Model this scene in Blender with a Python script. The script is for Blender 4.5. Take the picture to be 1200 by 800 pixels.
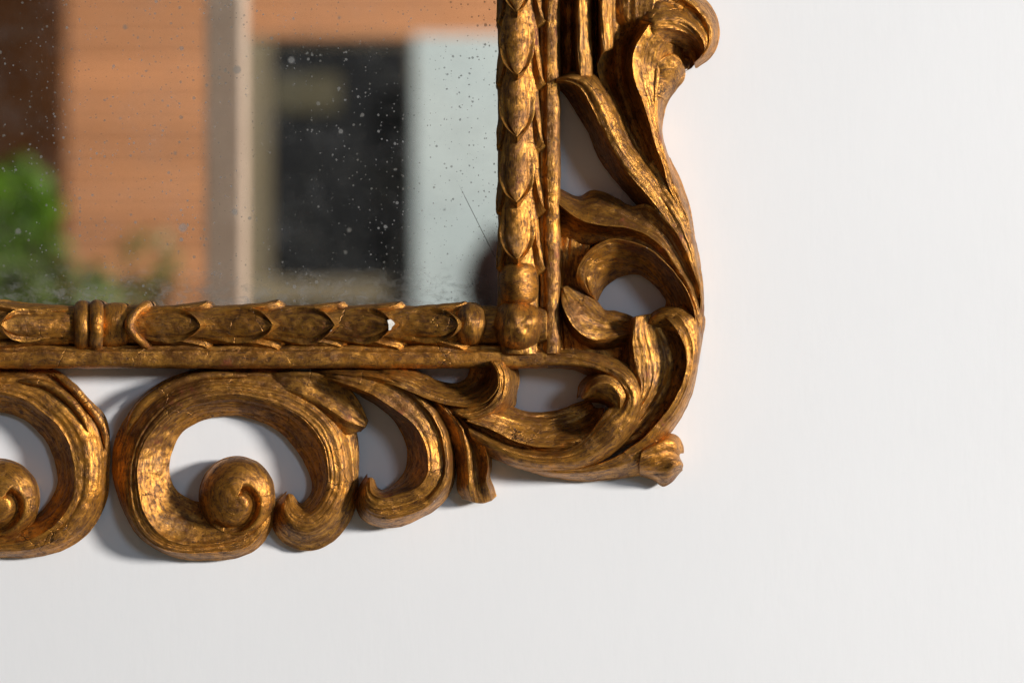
import bpy, math, random
import numpy as np
from mathutils import Vector

random.seed(4); np.random.seed(4)
for o in list(bpy.data.objects): bpy.data.objects.remove(o)
scene = bpy.context.scene
COL = scene.collection

# ------------------------------------------------------------------ units
S = 0.0004                  # metres per photograph pixel (1200 px wide) on the wall plane
LENS, SENSOR = 85.0, 36.0
DP = 1200 * LENS / SENSOR   # camera distance in those pixels
ZC = 1.5                    # height of the picture centre above the floor

# ------------------------------------------------------------------ camera
cam = bpy.data.cameras.new('camera'); camo = bpy.data.objects.new('camera', cam); COL.objects.link(camo)
camo.location = (0, -DP * S, ZC); camo.rotation_euler = (math.radians(90), 0, 0)
cam.lens = LENS; cam.sensor_width = SENSOR; cam.clip_end = 100; cam.clip_start = 0.01
cam.dof.use_dof = True; cam.dof.focus_distance = (DP - 36) * S; cam.dof.aperture_fstop = 5.6
scene.camera = camo

# ------------------------------------------------------------------ world and lamps
w = bpy.data.worlds.new('World'); scene.world = w; w.use_nodes = True
bg = w.node_tree.nodes['Background']; bg.inputs[0].default_value = (0.68, 0.84, 1.0, 1); bg.inputs[1].default_value = 0.085

def area(name, loc, target, size, power, color):
    l = bpy.data.lights.new(name, 'AREA'); l.shape = 'DISK'; l.size = size; l.energy = power; l.color = color
    o = bpy.data.objects.new(name, l); COL.objects.link(o); o.location = loc
    o.rotation_euler = (Vector(target) - Vector(loc)).to_track_quat('-Z', 'Y').to_euler()
    return o
area('key_lamp', (5.15, -2.80, 2.45), (0, 0, 1.5), 0.85, 610, (1.0, 0.955, 0.885))
area('window_lamp', (2.1, -2.9, 2.4), (0, 0, 1.5), 0.7, 21, (0.66, 0.82, 1.0))
sl = bpy.data.lights.new('facade_fill', 'SPOT'); sl.energy = 980; sl.color = (1.0, 0.93, 0.82); sl.shadow_soft_size = 0.12; sl.spot_size = math.radians(44); sl.spot_blend = 0.3  # added unseen spot, stands in for sunlight on the house
so = bpy.data.objects.new('facade_fill', sl); COL.objects.link(so); so.location = (1.2, -2.4, 4.2)
so.rotation_euler = (Vector((-0.6, -6.5, 1.9)) - so.location).to_track_quat('-Z', 'Y').to_euler()

vs = scene.view_settings
vs.view_transform = 'Standard'; vs.look = 'None'; vs.exposure = 0.0; vs.gamma = 1.0; vs.use_curve_mapping = False
scene.cycles.use_denoising = True
scene.cycles.max_bounces = 8
scene.cycles.sample_clamp_indirect = 4

# ------------------------------------------------------------------ node helper
class NT:
    def __init__(s, name):
        s.m = bpy.data.materials.new(name); s.m.use_nodes = True
        s.t = s.m.node_tree; s.t.nodes.clear()
        s.out = s.n('ShaderNodeOutputMaterial')
    def n(s, typ, **kw):
        nd = s.t.nodes.new(typ)
        for k, v in kw.items():
            if k == 'ins':
                for i, val in v.items():
                    if isinstance(val, bpy.types.NodeSocket): s.t.links.new(val, nd.inputs[i])
                    else: nd.inputs[i].default_value = val
            else: setattr(nd, k, v)
        return nd
    def noise(s, co, scale, detail=4, rough=0.6, dist=0.0):
        return s.n('ShaderNodeTexNoise', ins={'Vector': co, 'Scale': scale, 'Detail': detail, 'Roughness': rough, 'Distortion': dist}).outputs['Fac']
    def ramp(s, fac, a, b, c0=(0,0,0,1), c1=(1,1,1,1)):
        r = s.n('ShaderNodeMapRange', ins={0: fac, 1: a, 2: b, 3: 0.0, 4: 1.0}); r.clamp = True
        return r.outputs[0]
    def mix(s, fac, a, b):
        m = s.n('ShaderNodeMix', data_type='RGBA')
        for sock, val in ((m.inputs[0], fac), (m.inputs[6], a), (m.inputs[7], b)):
            if isinstance(val, bpy.types.NodeSocket): s.t.links.new(val, sock)
            else: sock.default_value = val
        return m.outputs[2]
    def math(s, op, a, b=0.0, c=0.0):
        return s.n('ShaderNodeMath', operation=op, ins={0: a, 1: b, 2: c}).outputs[0]
    def scale(s, v, sc):
        return s.n('ShaderNodeVectorMath', operation='MULTIPLY', ins={0: v, 1: sc}).outputs[0]
    def bump(s, h, strength, dist, normal=None):
        b = s.n('ShaderNodeBump', ins={'Strength': strength, 'Distance': dist, 'Height': h})
        if normal is not None: s.t.links.new(normal, b.inputs['Normal'])
        return b.outputs[0]
    def finish(s, sh): s.t.links.new(sh, s.out.inputs[0]); return s.m
def rgb(*c): return (*c, 1.0)

# ------------------------------------------------------------------ materials
def gold_material():
    t = NT('aged_gilding')
    geo = t.n('ShaderNodeNewGeometry'); pos = geo.outputs['Position']
    flow = t.n('ShaderNodeUVMap', uv_map='flow').outputs[0]            # runs along the cut of the chisel
    big = t.noise(pos, 30, 4, 0.6)
    mid = t.noise(pos, 120, 6, 0.66, 0.4)
    fine = t.noise(pos, 560, 6, 0.72, 0.3)
    grit = t.noise(pos, 1600, 4, 0.75)
    jit = t.n('ShaderNodeVectorMath', operation='ADD', ins={0: flow, 1: t.n('ShaderNodeVectorMath', operation='SCALE', ins={0: t.n('ShaderNodeTexNoise', ins={'Vector': pos, 'Scale': 90.0, 'Detail': 3.0}).outputs['Color'], 3: 9.0}).outputs[0]}).outputs[0]
    streak = t.noise(t.scale(jit, (0.030, 0.30, 1)), 1.0, 5, 0.65)
    hair = t.noise(t.scale(jit, (0.06, 1.1, 1)), 1.0, 3, 0.6)
    rub = t.ramp(geo.outputs['Pointiness'], 0.515, 0.60)                # handling rubs the glaze off the ridges
    gold = t.mix(t.ramp(big, 0.35, 0.65), rgb(0.70, 0.29, 0.038), rgb(0.88, 0.44, 0.078))
    # brown glaze, wiped along the carving
    gl = t.math('ADD', t.math('ADD', t.math('MULTIPLY', mid, 0.35), t.math('MULTIPLY', big, 0.35)), t.math('MULTIPLY', streak, 0.45))
    glaze = t.math('MULTIPLY', t.ramp(gl, 0.405, 0.635), t.math('SUBTRACT', 1.0, t.math('MULTIPLY', rub, 0.7)))
    c1 = t.mix(t.math('MULTIPLY', glaze, 0.90), gold, rgb(0.14, 0.052, 0.015))
    # thin broken dark grain
    sp = t.ramp(t.math('ADD', t.math('ADD', t.math('MULTIPLY', fine, 0.50), t.math('MULTIPLY', hair, 0.42)), t.math('MULTIPLY', streak, 0.25)), 0.60, 0.67)
    c2 = t.mix(t.math('MULTIPLY', sp, 0.82), c1, rgb(0.055, 0.022, 0.009))
    # fine cracks in the gesso
    wv = t.n('ShaderNodeVectorMath', operation='ADD', ins={0: pos, 1: t.n('ShaderNodeVectorMath', operation='SCALE', ins={0: t.n('ShaderNodeTexNoise', ins={'Vector': pos, 'Scale': 160.0, 'Detail': 3.0}).outputs['Color'], 3: 0.006}).outputs[0]}).outputs[0]
    vo = t.n('ShaderNodeTexVoronoi', feature='DISTANCE_TO_EDGE', ins={'Vector': wv, 'Scale': 70.0})
    crack = t.math('MULTIPLY', t.ramp(vo.outputs['Distance'], 0.016, 0.004), t.ramp(t.noise(pos, 45, 3, 0.5), 0.54, 0.64))
    c2 = t.mix(t.math('MULTIPLY', crack, 0.8), c2, rgb(0.020, 0.010, 0.006))
    # red bole showing where the leaf has rubbed through
    bn = t.noise(pos, 60, 5, 0.7)
    bole = t.ramp(t.math('ADD', t.math('ADD', t.math('MULTIPLY', bn, 0.75), t.math('MULTIPLY', fine, 0.3)), t.math('MULTIPLY', rub, 0.05)), 0.625, 0.70)
    c3 = t.mix(t.math('MULTIPLY', bole, 0.7), c2, rgb(0.20, 0.035, 0.012))
    # grey dust
    dn = t.ramp(t.math('ADD', t.math('MULTIPLY', t.noise(pos, 50, 4, 0.6), 0.7), t.math('MULTIPLY', grit, 0.35)), 0.60, 0.74)
    c4 = t.mix(t.math('MULTIPLY', dn, 0.28), c3, rgb(0.30, 0.24, 0.18))
    # short pale scratches across the grain, and pinhead losses down to the gesso on the ridges
    scr = t.ramp(t.noise(t.scale(flow, (0.75, 0.10, 1)), 1.0, 2, 0.5), 0.735, 0.775)
    c4 = t.mix(t.math('MULTIPLY', scr, 0.6), c4, rgb(0.50, 0.40, 0.27))
    loss = t.ramp(t.math('ADD', t.noise(pos, 240, 3, 0.6), t.math('MULTIPLY', rub, 0.10)), 0.755, 0.775)
    c4 = t.mix(loss, c4, rgb(0.58, 0.52, 0.44))
    dn = t.math('MAXIMUM', dn, t.math('MAXIMUM', scr, loss))
    matte = t.math('MINIMUM', 1.0, t.math('ADD', t.math('ADD', t.math('MULTIPLY', glaze, 0.18), t.math('MULTIPLY', sp, 0.4)), t.math('ADD', t.math('MULTIPLY', bole, 0.5), t.math('MULTIPLY', dn, 0.4))))
    metal = t.math('SUBTRACT', 0.78, t.math('MULTIPLY', matte, 0.55))
    rough = t.math('ADD', 0.23, t.math('ADD', t.math('MULTIPLY', matte, 0.25), t.math('MULTIPLY', fine, 0.20)))
    hgt = t.math('ADD', t.math('ADD', t.math('MULTIPLY', mid, 0.8), t.math('MULTIPLY', fine, 0.30)), t.math('ADD', t.math('MULTIPLY', grit, 0.13), t.math('MULTIPLY', streak, 0.35)))
    hgt = t.math('SUBTRACT', hgt, t.math('ADD', t.math('MULTIPLY', sp, 0.10), t.math('MULTIPLY', crack, 0.35)))
    nrm = t.bump(hgt, 0.68, 0.0012)
    p = t.n('ShaderNodeBsdfPrincipled', ins={'Base Color': c4, 'Metallic': metal, 'Roughness': rough, 'Normal': nrm})
    return t.finish(p.outputs[0])

def wall_material():
    t = NT('white_wall_paint')
    pos = t.n('ShaderNodeNewGeometry').outputs['Position']
    strk = t.noise(t.scale(pos, (1, 1, 0.22)), 320, 4, 0.6)
    lump = t.noise(pos, 60, 3, 0.5)
    col = t.mix(t.ramp(t.noise(pos, 9, 3, 0.5), 0.3, 0.7), rgb(0.79, 0.797, 0.825), rgb(0.805, 0.812, 0.84))
    nrm = t.bump(t.math('ADD', t.math('MULTIPLY', strk, 0.6), lump), 0.07, 0.0010)
    p = t.n('ShaderNodeBsdfPrincipled', ins={'Base Color': col, 'Roughness': 0.75, 'Normal': nrm})
    p.inputs['Specular IOR Level'].default_value = 0.25
    return t.finish(p.outputs[0])

def glass_material():
    t = NT('foxed_mirror_glass')
    pos = t.n('ShaderNodeNewGeometry').outputs['Position']
    # flatten to the plane of the glass
    flat = t.scale(pos, (1, 0, 1))
    warp = t.n('ShaderNodeVectorMath', operation='ADD', ins={0: flat, 1: t.n('ShaderNodeVectorMath', operation='SCALE', ins={0: t.n('ShaderNodeTexNoise', ins={'Vector': flat, 'Scale': 900.0, 'Detail': 2.0}).outputs['Color'], 3: 0.0007}).outputs[0]}).outputs[0]
    mask = None
    sw = t.n('ShaderNodeSeparateXYZ', ins={0: warp}); warp = t.n('ShaderNodeCombineXYZ', ins={0: sw.outputs[0], 1: sw.outputs[2], 2: 0.0}).outputs[0]
    dens = t.noise(flat, 16, 3, 0.6)
    for sc, thr, seed in ((40, 0.13, 0.0), (95, 0.12, 3.1), (170, 0.15, 7.7), (260, 0.18, 11.0), (400, 0.19, 15.0)):
        off = t.n('ShaderNodeVectorMath', operation='ADD', ins={0: warp, 1: (seed, seed * 0.7, 0)}).outputs[0]
        v = t.n('ShaderNodeTexVoronoi', ins={'Vector': off, 'Scale': float(sc)}); v.voronoi_dimensions = '2D'
        # radius varies from cell to cell, most cells have none
        cellr = t.n('ShaderNodeSeparateColor', ins={0: v.outputs['Color']})
        r = t.ramp(cellr.outputs[0], 0.44, 1.0)
        rad = t.math('MULTIPLY', t.math('MULTIPLY', t.math('MULTIPLY', r, r), thr), t.ramp(dens, 0.20, 0.58))
        m = t.ramp(t.math('SUBTRACT', rad, v.outputs['Distance']), -0.012, 0.03)
        mask = m if mask is None else t.math('MAXIMUM', mask, m)
    # grubby band along the bottom edge of the glass
    sep = t.n('ShaderNodeSeparateXYZ', ins={0: pos})
    low = t.ramp(sep.outputs[2], ZC + 0.040, ZC + 0.016)
    strk = t.noise(t.scale(flat, (1, 1, 1.7)), 150, 6, 0.75, 0.5)
    grub = t.math('MULTIPLY', low, t.ramp(strk, 0.44, 0.68))
    grub = t.math('MULTIPLY', grub, 0.8)
    film = t.math('ADD', t.math('MULTIPLY', t.ramp(t.noise(flat, 34, 5, 0.65), 0.42, 0.8), 0.14), 0.02)
    # hairline scratch by the right hand rail
    lx = t.math('ADD', t.math('MULTIPLY', t.math('SUBTRACT', sep.outputs[2], ZC + 0.057), -0.50), -0.0168)
    scr = t.math('MULTIPLY', t.ramp(t.math('ABSOLUTE', t.math('SUBTRACT', sep.outputs[0], lx)), 0.00032, 0.0001),
                 t.math('MULTIPLY', t.ramp(sep.outputs[2], ZC + 0.024, ZC + 0.030), t.ramp(sep.outputs[2], ZC + 0.074, ZC + 0.066)))
    fac = t.math('MAXIMUM', t.math('MAXIMUM', t.math('MULTIPLY', mask, 0.58), t.math('MULTIPLY', scr, 0.7)), t.math('MAXIMUM', grub, film))
    spot = t.n('ShaderNodeBsdfDiffuse', ins={0: t.mix(t.ramp(t.noise(flat, 60, 2, 0.5), 0.4, 0.65), rgb(0.17, 0.165, 0.15), rgb(0.25, 0.25, 0.25))})
    gl = t.n('ShaderNodeBsdfGlossy', ins={0: rgb(0.84, 0.85, 0.83), 1: 0.012})
    mx = t.n('ShaderNodeMixShader', ins={0: fac, 1: gl.outputs[0], 2: spot.outputs[0]})
    return t.finish(mx.outputs[0])

def plain(name, c0, c1, scale=8, rough=0.6, bump=0.2, stretch=(1, 1, 1), **kw):
    t = NT(name)
    pos = t.n('ShaderNodeNewGeometry').outputs['Position']
    nz = t.noise(t.scale(pos, stretch), scale, 5, 0.6)
    p = t.n('ShaderNodeBsdfPrincipled', ins={'Base Color': t.mix(t.ramp(nz, 0.3, 0.7), rgb(*c0), rgb(*c1)), 'Roughness': rough, 'Normal': t.bump(nz, bump, 0.01)})
    for k, v in kw.items(): p.inputs[k].default_value = v
    return t.finish(p.outputs[0])

GOLD = gold_material(); WALL = wall_material(); GLASS = glass_material()
GESSO = plain('bare_gesso', (0.50, 0.48, 0.44), (0.74, 0.72, 0.68), 900, 0.8, 0.1)

# ------------------------------------------------------------------ object helpers
def mesh_obj(name, verts, faces, mat, parent=None, sharp=52, uv=None):
    me = bpy.data.meshes.new(name)
    me.from_pydata([tuple(v) for v in verts], [], [tuple(f) for f in faces]); me.update()
    me.polygons.foreach_set('use_smooth', [True] * len(me.polygons))
    if sharp: me.set_sharp_from_angle(angle=math.radians(sharp))
    if uv is not None:
        lv = np.zeros(len(me.loops), int); me.loops.foreach_get('vertex_index', lv)
        me.uv_layers.new(name='flow').data.foreach_set('uv', np.asarray(uv, np.float32)[lv].ravel())
    me.materials.append(mat)
    o = bpy.data.objects.new(name, me); COL.objects.link(o)
    if parent is not None: o.parent = parent
    return o
UVO = [0.0]
def flow_uv(V, N, K, du, dv):
    """(along, across) in pixels for the N x K sheet, carried on over the side walls"""
    UVO[0] += 137.0
    uv = np.zeros((len(V), 2)); 
    g = np.stack(np.meshgrid(np.arange(N) * du + UVO[0], np.arange(K) * dv, indexing='ij'), -1).reshape(-1, 2)
    uv[:N*K] = g
    if len(V) > N*K:
        P = np.asarray(V); 
        for q in range(N*K, len(V)):
            uv[q] = (UVO[0] + (q - N*K) % 997 * du * 0.5, -6.0 - P[q][2])
    return uv
def tag(o, label=None, cat=None, group=None, kind=None):
    if label: o['label'] = label
    if cat: o['category'] = cat
    if group: o['group'] = group
    if kind: o['kind'] = kind
    return o

BASE_PY = 656.0
HG = 1.32        # depth of the carving
ORG = np.array([0.0, 0.0, ZC + (400 - BASE_PY) * S])
_k = np.random.uniform(-1, 1, (14, 3)); _k /= np.linalg.norm(_k, axis=1)[:, None]
_f = np.array([1 / 34., 1 / 27., 1 / 21., 1 / 17., 1 / 14., 1 / 12., 1 / 10., 1 / 9., 1 / 8., 1 / 7., 1 / 6.3, 1 / 5.6, 1 / 5., 1 / 4.5]) * 6.283 * 0.5
_p = np.random.uniform(0, 6.28, (14, 3))
_a = (0.55 / _f) ** 0.9; _a = _a / _a.sum()
def wobble(P, amp=1.3):
    d = np.zeros_like(P)
    for j in range(14):
        ph = P @ (_k[j] * _f[j])
        for c in range(3): d[:, c] += _a[j] * np.sin(ph * (1 + 0.13 * c) + _p[j, c])
    return P + d * amp
def world(P):
    """(px, py, h) seen in the photograph, h pixels in front of the wall -> metres relative to the mirror's base"""
    P = np.array(P, float); P[:, 2] *= HG; k = (DP - P[:, 2]) / DP
    X = (P[:, 0] - 600) * S * k; Z = (400 - P[:, 1]) * S * k + ZC; Y = -P[:, 2] * S
    return np.stack([X, Y, Z], 1) - ORG

def crom(P, n, u=None):
    """centripetal-ish Catmull-Rom through P, n samples by arc length"""
    P = np.asarray(P, float); m = len(P)
    if m == 1: return np.repeat(P, n, 0)
    d = np.linalg.norm(np.diff(P, axis=0), axis=1) ** 0.5 + 1e-6
    tk = np.concatenate([[0], np.cumsum(d)])
    tan = np.zeros_like(P)
    for i in range(m):
        if i == 0: tan[i] = (P[1] - P[0]) / d[0]
        elif i == m - 1: tan[i] = (P[-1] - P[-2]) / d[-1]
        else:
            a, b = (P[i] - P[i-1]) / d[i-1], (P[i+1] - P[i]) / d[i]
            tan[i] = (a * d[i] + b * d[i-1]) / (d[i] + d[i-1])
    def ev(t):
        i = np.clip(np.searchsorted(tk, t, side='right') - 1, 0, m - 2); L = d[i]; s = ((t - tk[i]) / L)[:, None]; L = L[:, None]
        return (2*s**3-3*s**2+1)*P[i] + (s**3-2*s**2+s)*L*tan[i] + (-2*s**3+3*s**2)*P[i+1] + (s**3-s**2)*L*tan[i+1]
    if u is not None:                         # parameter in control index units
        return ev(np.interp(u, np.arange(m), tk))
    tt = np.linspace(0, tk[-1], max(n * 3, 60)); Q = ev(tt)
    al = np.concatenate([[0], np.cumsum(np.linalg.norm(np.diff(Q, axis=0), axis=1))])
    return ev(np.interp(np.linspace(0, al[-1], n), al, tt))

def grid_mesh(G, base=4.0, inset=3.0, skirt=True, closed=False, amp=1.3):
    """G: N x K x 3 sheet in (px, py, h); adds a rounded edge and side walls down to the back"""
    N, K, _ = G.shape
    verts = list(G.reshape(-1, 3)); faces = []
    rng = N if closed else N - 1
    for i in range(rng):
        i2 = (i + 1) % N
        for j in range(K - 1):
            faces.append((i*K+j, i2*K+j, i2*K+j+1, i*K+j+1))
    if skirt:
        if closed: loop = [(i, K-1) for i in range(N)]
        else: loop = [(i, 0) for i in range(N)] + [(N-1, j) for j in range(1, K)] + [(i, K-1) for i in range(N-2, -1, -1)] + [(0, j) for j in range(K-2, 0, -1)]
        out = []
        for (i, j) in loop:
            d = np.zeros(2)
            if j == 0 and not closed: d += (G[i, 0] - G[i, 1])[:2] / (np.linalg.norm((G[i, 0] - G[i, 1])[:2]) + 1e-6)
            if j == K-1: d += (G[i, K-1] - G[i, K-2])[:2] / (np.linalg.norm((G[i, K-1] - G[i, K-2])[:2]) + 1e-6)
            if not closed:
                if i == 0: d += (G[0, j] - G[1, j])[:2] / (np.linalg.norm((G[0, j] - G[1, j])[:2]) + 1e-6)
                if i == N-1: d += (G[N-1, j] - G[N-2, j])[:2] / (np.linalg.norm((G[N-1, j] - G[N-2, j])[:2]) + 1e-6)
            L = np.linalg.norm(d); out.append(d / L if L > 1e-6 else d)
        prev = [i*K+j for i, j in loop]
        M = len(loop)
        for lvl in range(4):
            cur = []
            for q, (i, j) in enumerate(loop):
                g = G[i, j]; hh = max(g[2] - base, 0.5)
                off, z = ((0.8, g[2] - min(1.0, hh*0.1)), (1.1, g[2] - min(2.6, hh*0.3)), (0.2, base + hh * 0.45), (-inset, base))[lvl]
                verts.append(np.array([g[0] + out[q][0]*off, g[1] + out[q][1]*off, z])); cur.append(len(verts) - 1)
            for q in range(M):
                q2 = (q + 1) % M
                faces.append((prev[q2], prev[q], cur[q], cur[q2]))
            prev = cur
    V = np.array(verts)
    if amp: V = wobble(V, amp)
    return V, faces

def orient(V, F):
    """make the sheet's front side face the camera"""
    W = world(V); f = F[len(F) // 7]
    s = 0
    for f in F[::max(1, len(F) // 60)]:
        n = np.cross(W[f[1]] - W[f[0]], W[f[2]] - W[f[0]]); s += n[1]
    return W, ([tuple(reversed(f)) for f in F] if s > 0 else F)

def loft(name, rails, parent, base=4.0, inset=3.0, step=1.6, crease=(), index=False, amp=1.3, mat=None, hs=1.0, veins=0.6):
    """sheet through traced rails; each rail a list of (px, py, h); crease: rail numbers kept sharp"""
    L = max(np.linalg.norm(np.diff(np.array(r)[:, :2], axis=0), axis=1).sum() for r in rails)
    N = max(8, int(L / step))
    rails = [[(a, b, c * hs) for a, b, c in r] for r in rails]
    if index:
        R = [crom(r, N, u=np.linspace(0, len(r) - 1, N)) for r in rails]
    else:
        R = [crom(r, N) for r in rails]
    R = np.array(R)                                     # M x N x 3
    M = len(R)
    cuts = [0] + [c for c in crease] + [M - 1]
    cols = []
    for a, b in zip(cuts[:-1], cuts[1:]):
        seg = R[a:b+1]
        if b - a == 1 :
            k = max(3, int(np.linalg.norm(seg[1] - seg[0], axis=1).mean() / step) + 1)
            s = np.linspace(0, 1, k)
            P = seg[0][None] * (1 - s)[:, None, None] + seg[1][None] * s[:, None, None]
        else:
            k = max(4, int(np.linalg.norm(np.diff(seg, axis=0), axis=2).mean(1).sum() / step) + 1)
            u = np.linspace(0, b - a, k)
            i = np.clip(u.astype(int), 0, b - a - 1); s = (u - i)[:, None, None]
            p1, p2 = seg[i], seg[i+1]
            p0 = np.where((i > 0)[:, None, None], seg[np.maximum(i-1, 0)], 2*p1 - p2)
            p3 = np.where((i < b-a-1)[:, None, None], seg[np.minimum(i+2, b-a)], 2*p2 - p1)
            P = 0.5 * (2*p1 + (p2-p0)*s + (2*p0-5*p1+4*p2-p3)*s*s + (3*p1-p0-3*p2+p3)*s**3)
        cols.append(P if not cols else P[1:])
    G = np.concatenate(cols, 0).transpose(1, 0, 2)      # N x K x 3
    if veins:
        Kc = G.shape[1]; Nn = G.shape[0]
        vv = np.linspace(0, 1, Kc)[None, :]; tt = np.linspace(0, 1, Nn)[:, None]; wpx = np.linalg.norm(np.diff(G, axis=1), axis=2).sum(1).mean()
        ph = np.random.uniform(0, 6.28, 4); d = np.zeros((Nn, Kc))
        for q, lam in enumerate((15.0, 9.5, 6.5, 4.6)):
            d += np.sin(2 * np.pi * vv * wpx / lam + ph[q] + 1.6 * np.sin(3.1 * tt * (q + 1) + ph[q])) * (0.5, 0.4, 0.3, 0.22)[q]
        d *= np.clip(np.sin(np.pi * vv) * 3, 0, 1) * np.clip(np.sin(np.pi * tt) * 4, 0.2, 1)
        G[:, :, 2] += veins * d
    V, F = grid_mesh(G, base, inset, amp=amp)
    W, F = orient(V, F)
    return mesh_obj(name, W, F, mat or GOLD, parent, uv=flow_uv(V, G.shape[0], G.shape[1], step, step))

def strand(name, pts, parent, seg=10, taper=True, flat=0.8, amp=0.8):
    """raised carved line: pts (px, py, h, radius); half buried tube with tapering ends"""
    P = np.array(pts, float); n = max(8, int(np.linalg.norm(np.diff(P[:, :2], axis=0), axis=1).sum() / 1.8))
    C = crom(P, n); V = []; F = []
    T = np.gradient(C[:, :2], axis=0); T /= np.linalg.norm(T, axis=1)[:, None] + 1e-9
    for i in range(n):
        r = C[i, 3]
        if taper:
            e = min(i, n - 1 - i) / (n * 0.16); r *= min(1, math.sqrt(max(e, 0.004)))
        nx, ny = -T[i, 1], T[i, 0]
        for k in range(seg):
            a = 2 * math.pi * k / seg
            V.append((C[i, 0] + nx * r * math.cos(a), C[i, 1] + ny * r * math.cos(a), C[i, 2] + r * flat * math.sin(a)))
    for i in range(n - 1):
        for k in range(seg):
            k2 = (k + 1) % seg
            F.append((i*seg+k, i*seg+k2, (i+1)*seg+k2, (i+1)*seg+k))
    F.append(tuple(range(seg))); F.append(tuple(reversed(range((n-1)*seg, n*seg))))
    W = world(wobble(np.array(V), amp))
    return mesh_obj(name, W, F, GOLD, parent, sharp=None, uv=flow_uv(V, n, seg, 1.8, 2.0))

def snail(name, cx, cy, rx, ry, h0, h1, parent, turns=1.3, phase=0.0, depth=6.0, wid=4.0, hand=1, rot=0.0, power=2.0, base=4.0, facet=0.0):
    """domed scroll end with a spiral groove cut into it"""
    N, K = 96, 34; G = np.zeros((N, K, 3))
    for i in range(N):
        th = 2 * math.pi * i / N
        for j in range(K):
            r = j / (K - 1)
            rf = min(1.0, r * (1 + facet * math.cos(4 * (th - 0.5)) * (1 - r))); h = h0 + (h1 - h0) * max(0, 1 - rf ** power) ** 0.55 if r < 1 else h0
            if turns > 0 and r > 0.02:
                best = 9
                for q in range(0, 3):
                    a = (hand * (th - phase)) % (2 * math.pi) + 2 * math.pi * q
                    if a <= turns * 2 * math.pi:
                        rs = 0.16 + 0.80 * a / (turns * 2 * math.pi)
                        best = min(best, abs(r - rs))
                g = math.exp(-(best * max(rx, ry) / wid) ** 2)
                h -= depth * g * min(1, (1 - r) * 6)
            x, y = rx * r * math.cos(th), ry * r * math.sin(th)
            G[i, j] = (cx + x * math.cos(rot) - y * math.sin(rot), cy + x * math.sin(rot) + y * math.cos(rot), h)
    V, F = grid_mesh(G, base, 5, closed=True)
    W, F = orient(V, F)
    uv = flow_uv(V, N, K, 2.2, 1.4) if turns else np.stack([V[:, 1] + cx, V[:, 0]], 1)
    return mesh_obj(name, W, F, GOLD, parent, sharp=None, uv=uv)

# ------------------------------------------------------------------ the wall
def box_obj(name, lo, hi, mat, parent=None, bevel=0.0):
    import bmesh
    bm = bmesh.new(); bmesh.ops.create_cube(bm, size=1.0)
    for v in bm.verts: v.co = Vector([(lo[i] + hi[i]) / 2 + v.co[i] * (hi[i] - lo[i]) for i in range(3)])
    if bevel: bmesh.ops.bevel(bm, geom=list(bm.edges), offset=bevel, segments=2, profile=0.5, affect='EDGES')
    me = bpy.data.meshes.new(name); bm.to_mesh(me); bm.free(); me.materials.append(mat)
    o = bpy.data.objects.new(name, me); COL.objects.link(o)
    if parent is not None: o.parent = parent
    return o
wall = box_obj('wall', (-2.2, 0.0, 0.0), (2.2, 0.16, 3.2), WALL); tag(wall, 'white painted wall behind the gilt mirror frame', 'wall', kind='structure')

# ------------------------------------------------------------------ the mirror
mirror = bpy.data.objects.new('gilt_mirror', None); COL.objects.link(mirror); mirror.location = ORG
tag(mirror, 'carved gilt wood mirror with pierced scrolls and laurel rails on white wall', 'mirror')

# glass
gv = world(np.array([(-60, -60, 22), (596, -60, 22), (596, 366, 22), (-60, 366, 22), (-60, -60, 16), (596, -60, 16), (596, 366, 16), (-60, 366, 16)], float))
mesh_obj('mirror_glass', gv, [(3, 2, 1, 0), (4, 5, 6, 7), (0, 1, 5, 4), (1, 2, 6, 5), (2, 3, 7, 6), (3, 0, 4, 7)], GLASS, mirror, sharp=10)['label'] = 'old foxed mirror glass with grey specks and a hairline scratch'

# ---- rails: half round bed plus a plain fillet outside it
def rail_bar(name, horizontal, c, a0, a1, R, H0, H1, f_in, f_out, fh):
    prof = []
    for k in range(15):
        th = math.radians(-98 + 196 * k / 14)
        prof.append((c + R * math.sin(th), H0 + (H1 - H0) * max(-0.12, math.cos(th))))
    prof = [(prof[0][0] + 1, 18)] + prof
    prof += [(f_in - 4, H0 + 6), (f_in, H0 + 7), (f_in + 3, fh - 1), (f_in + 6, fh), (f_out - 6, fh), (f_out - 2.5, fh - 2), (f_out, fh - 7), (f_out, 24), (f_out - 1, 5)]
    rails = [[((a, p, h) if horizontal else (p, a, h)) for a in np.linspace(a0, a1, 24)] for p, h in prof]
    return loft(name, rails, mirror, base=3, inset=0, step=2.2, amp=1.5, veins=0.3)
R0B, H0, H1 = 23.0, 30.0, 46.0
bottom = rail_bar('bottom_rail', True, 381, -50, 640, R0B, H0, H1, 409, 431.5, 40)
side = rail_bar('side_rail', False, 608, -45, 414, 25, H0, H1, 637, 656.5, 42)

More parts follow.
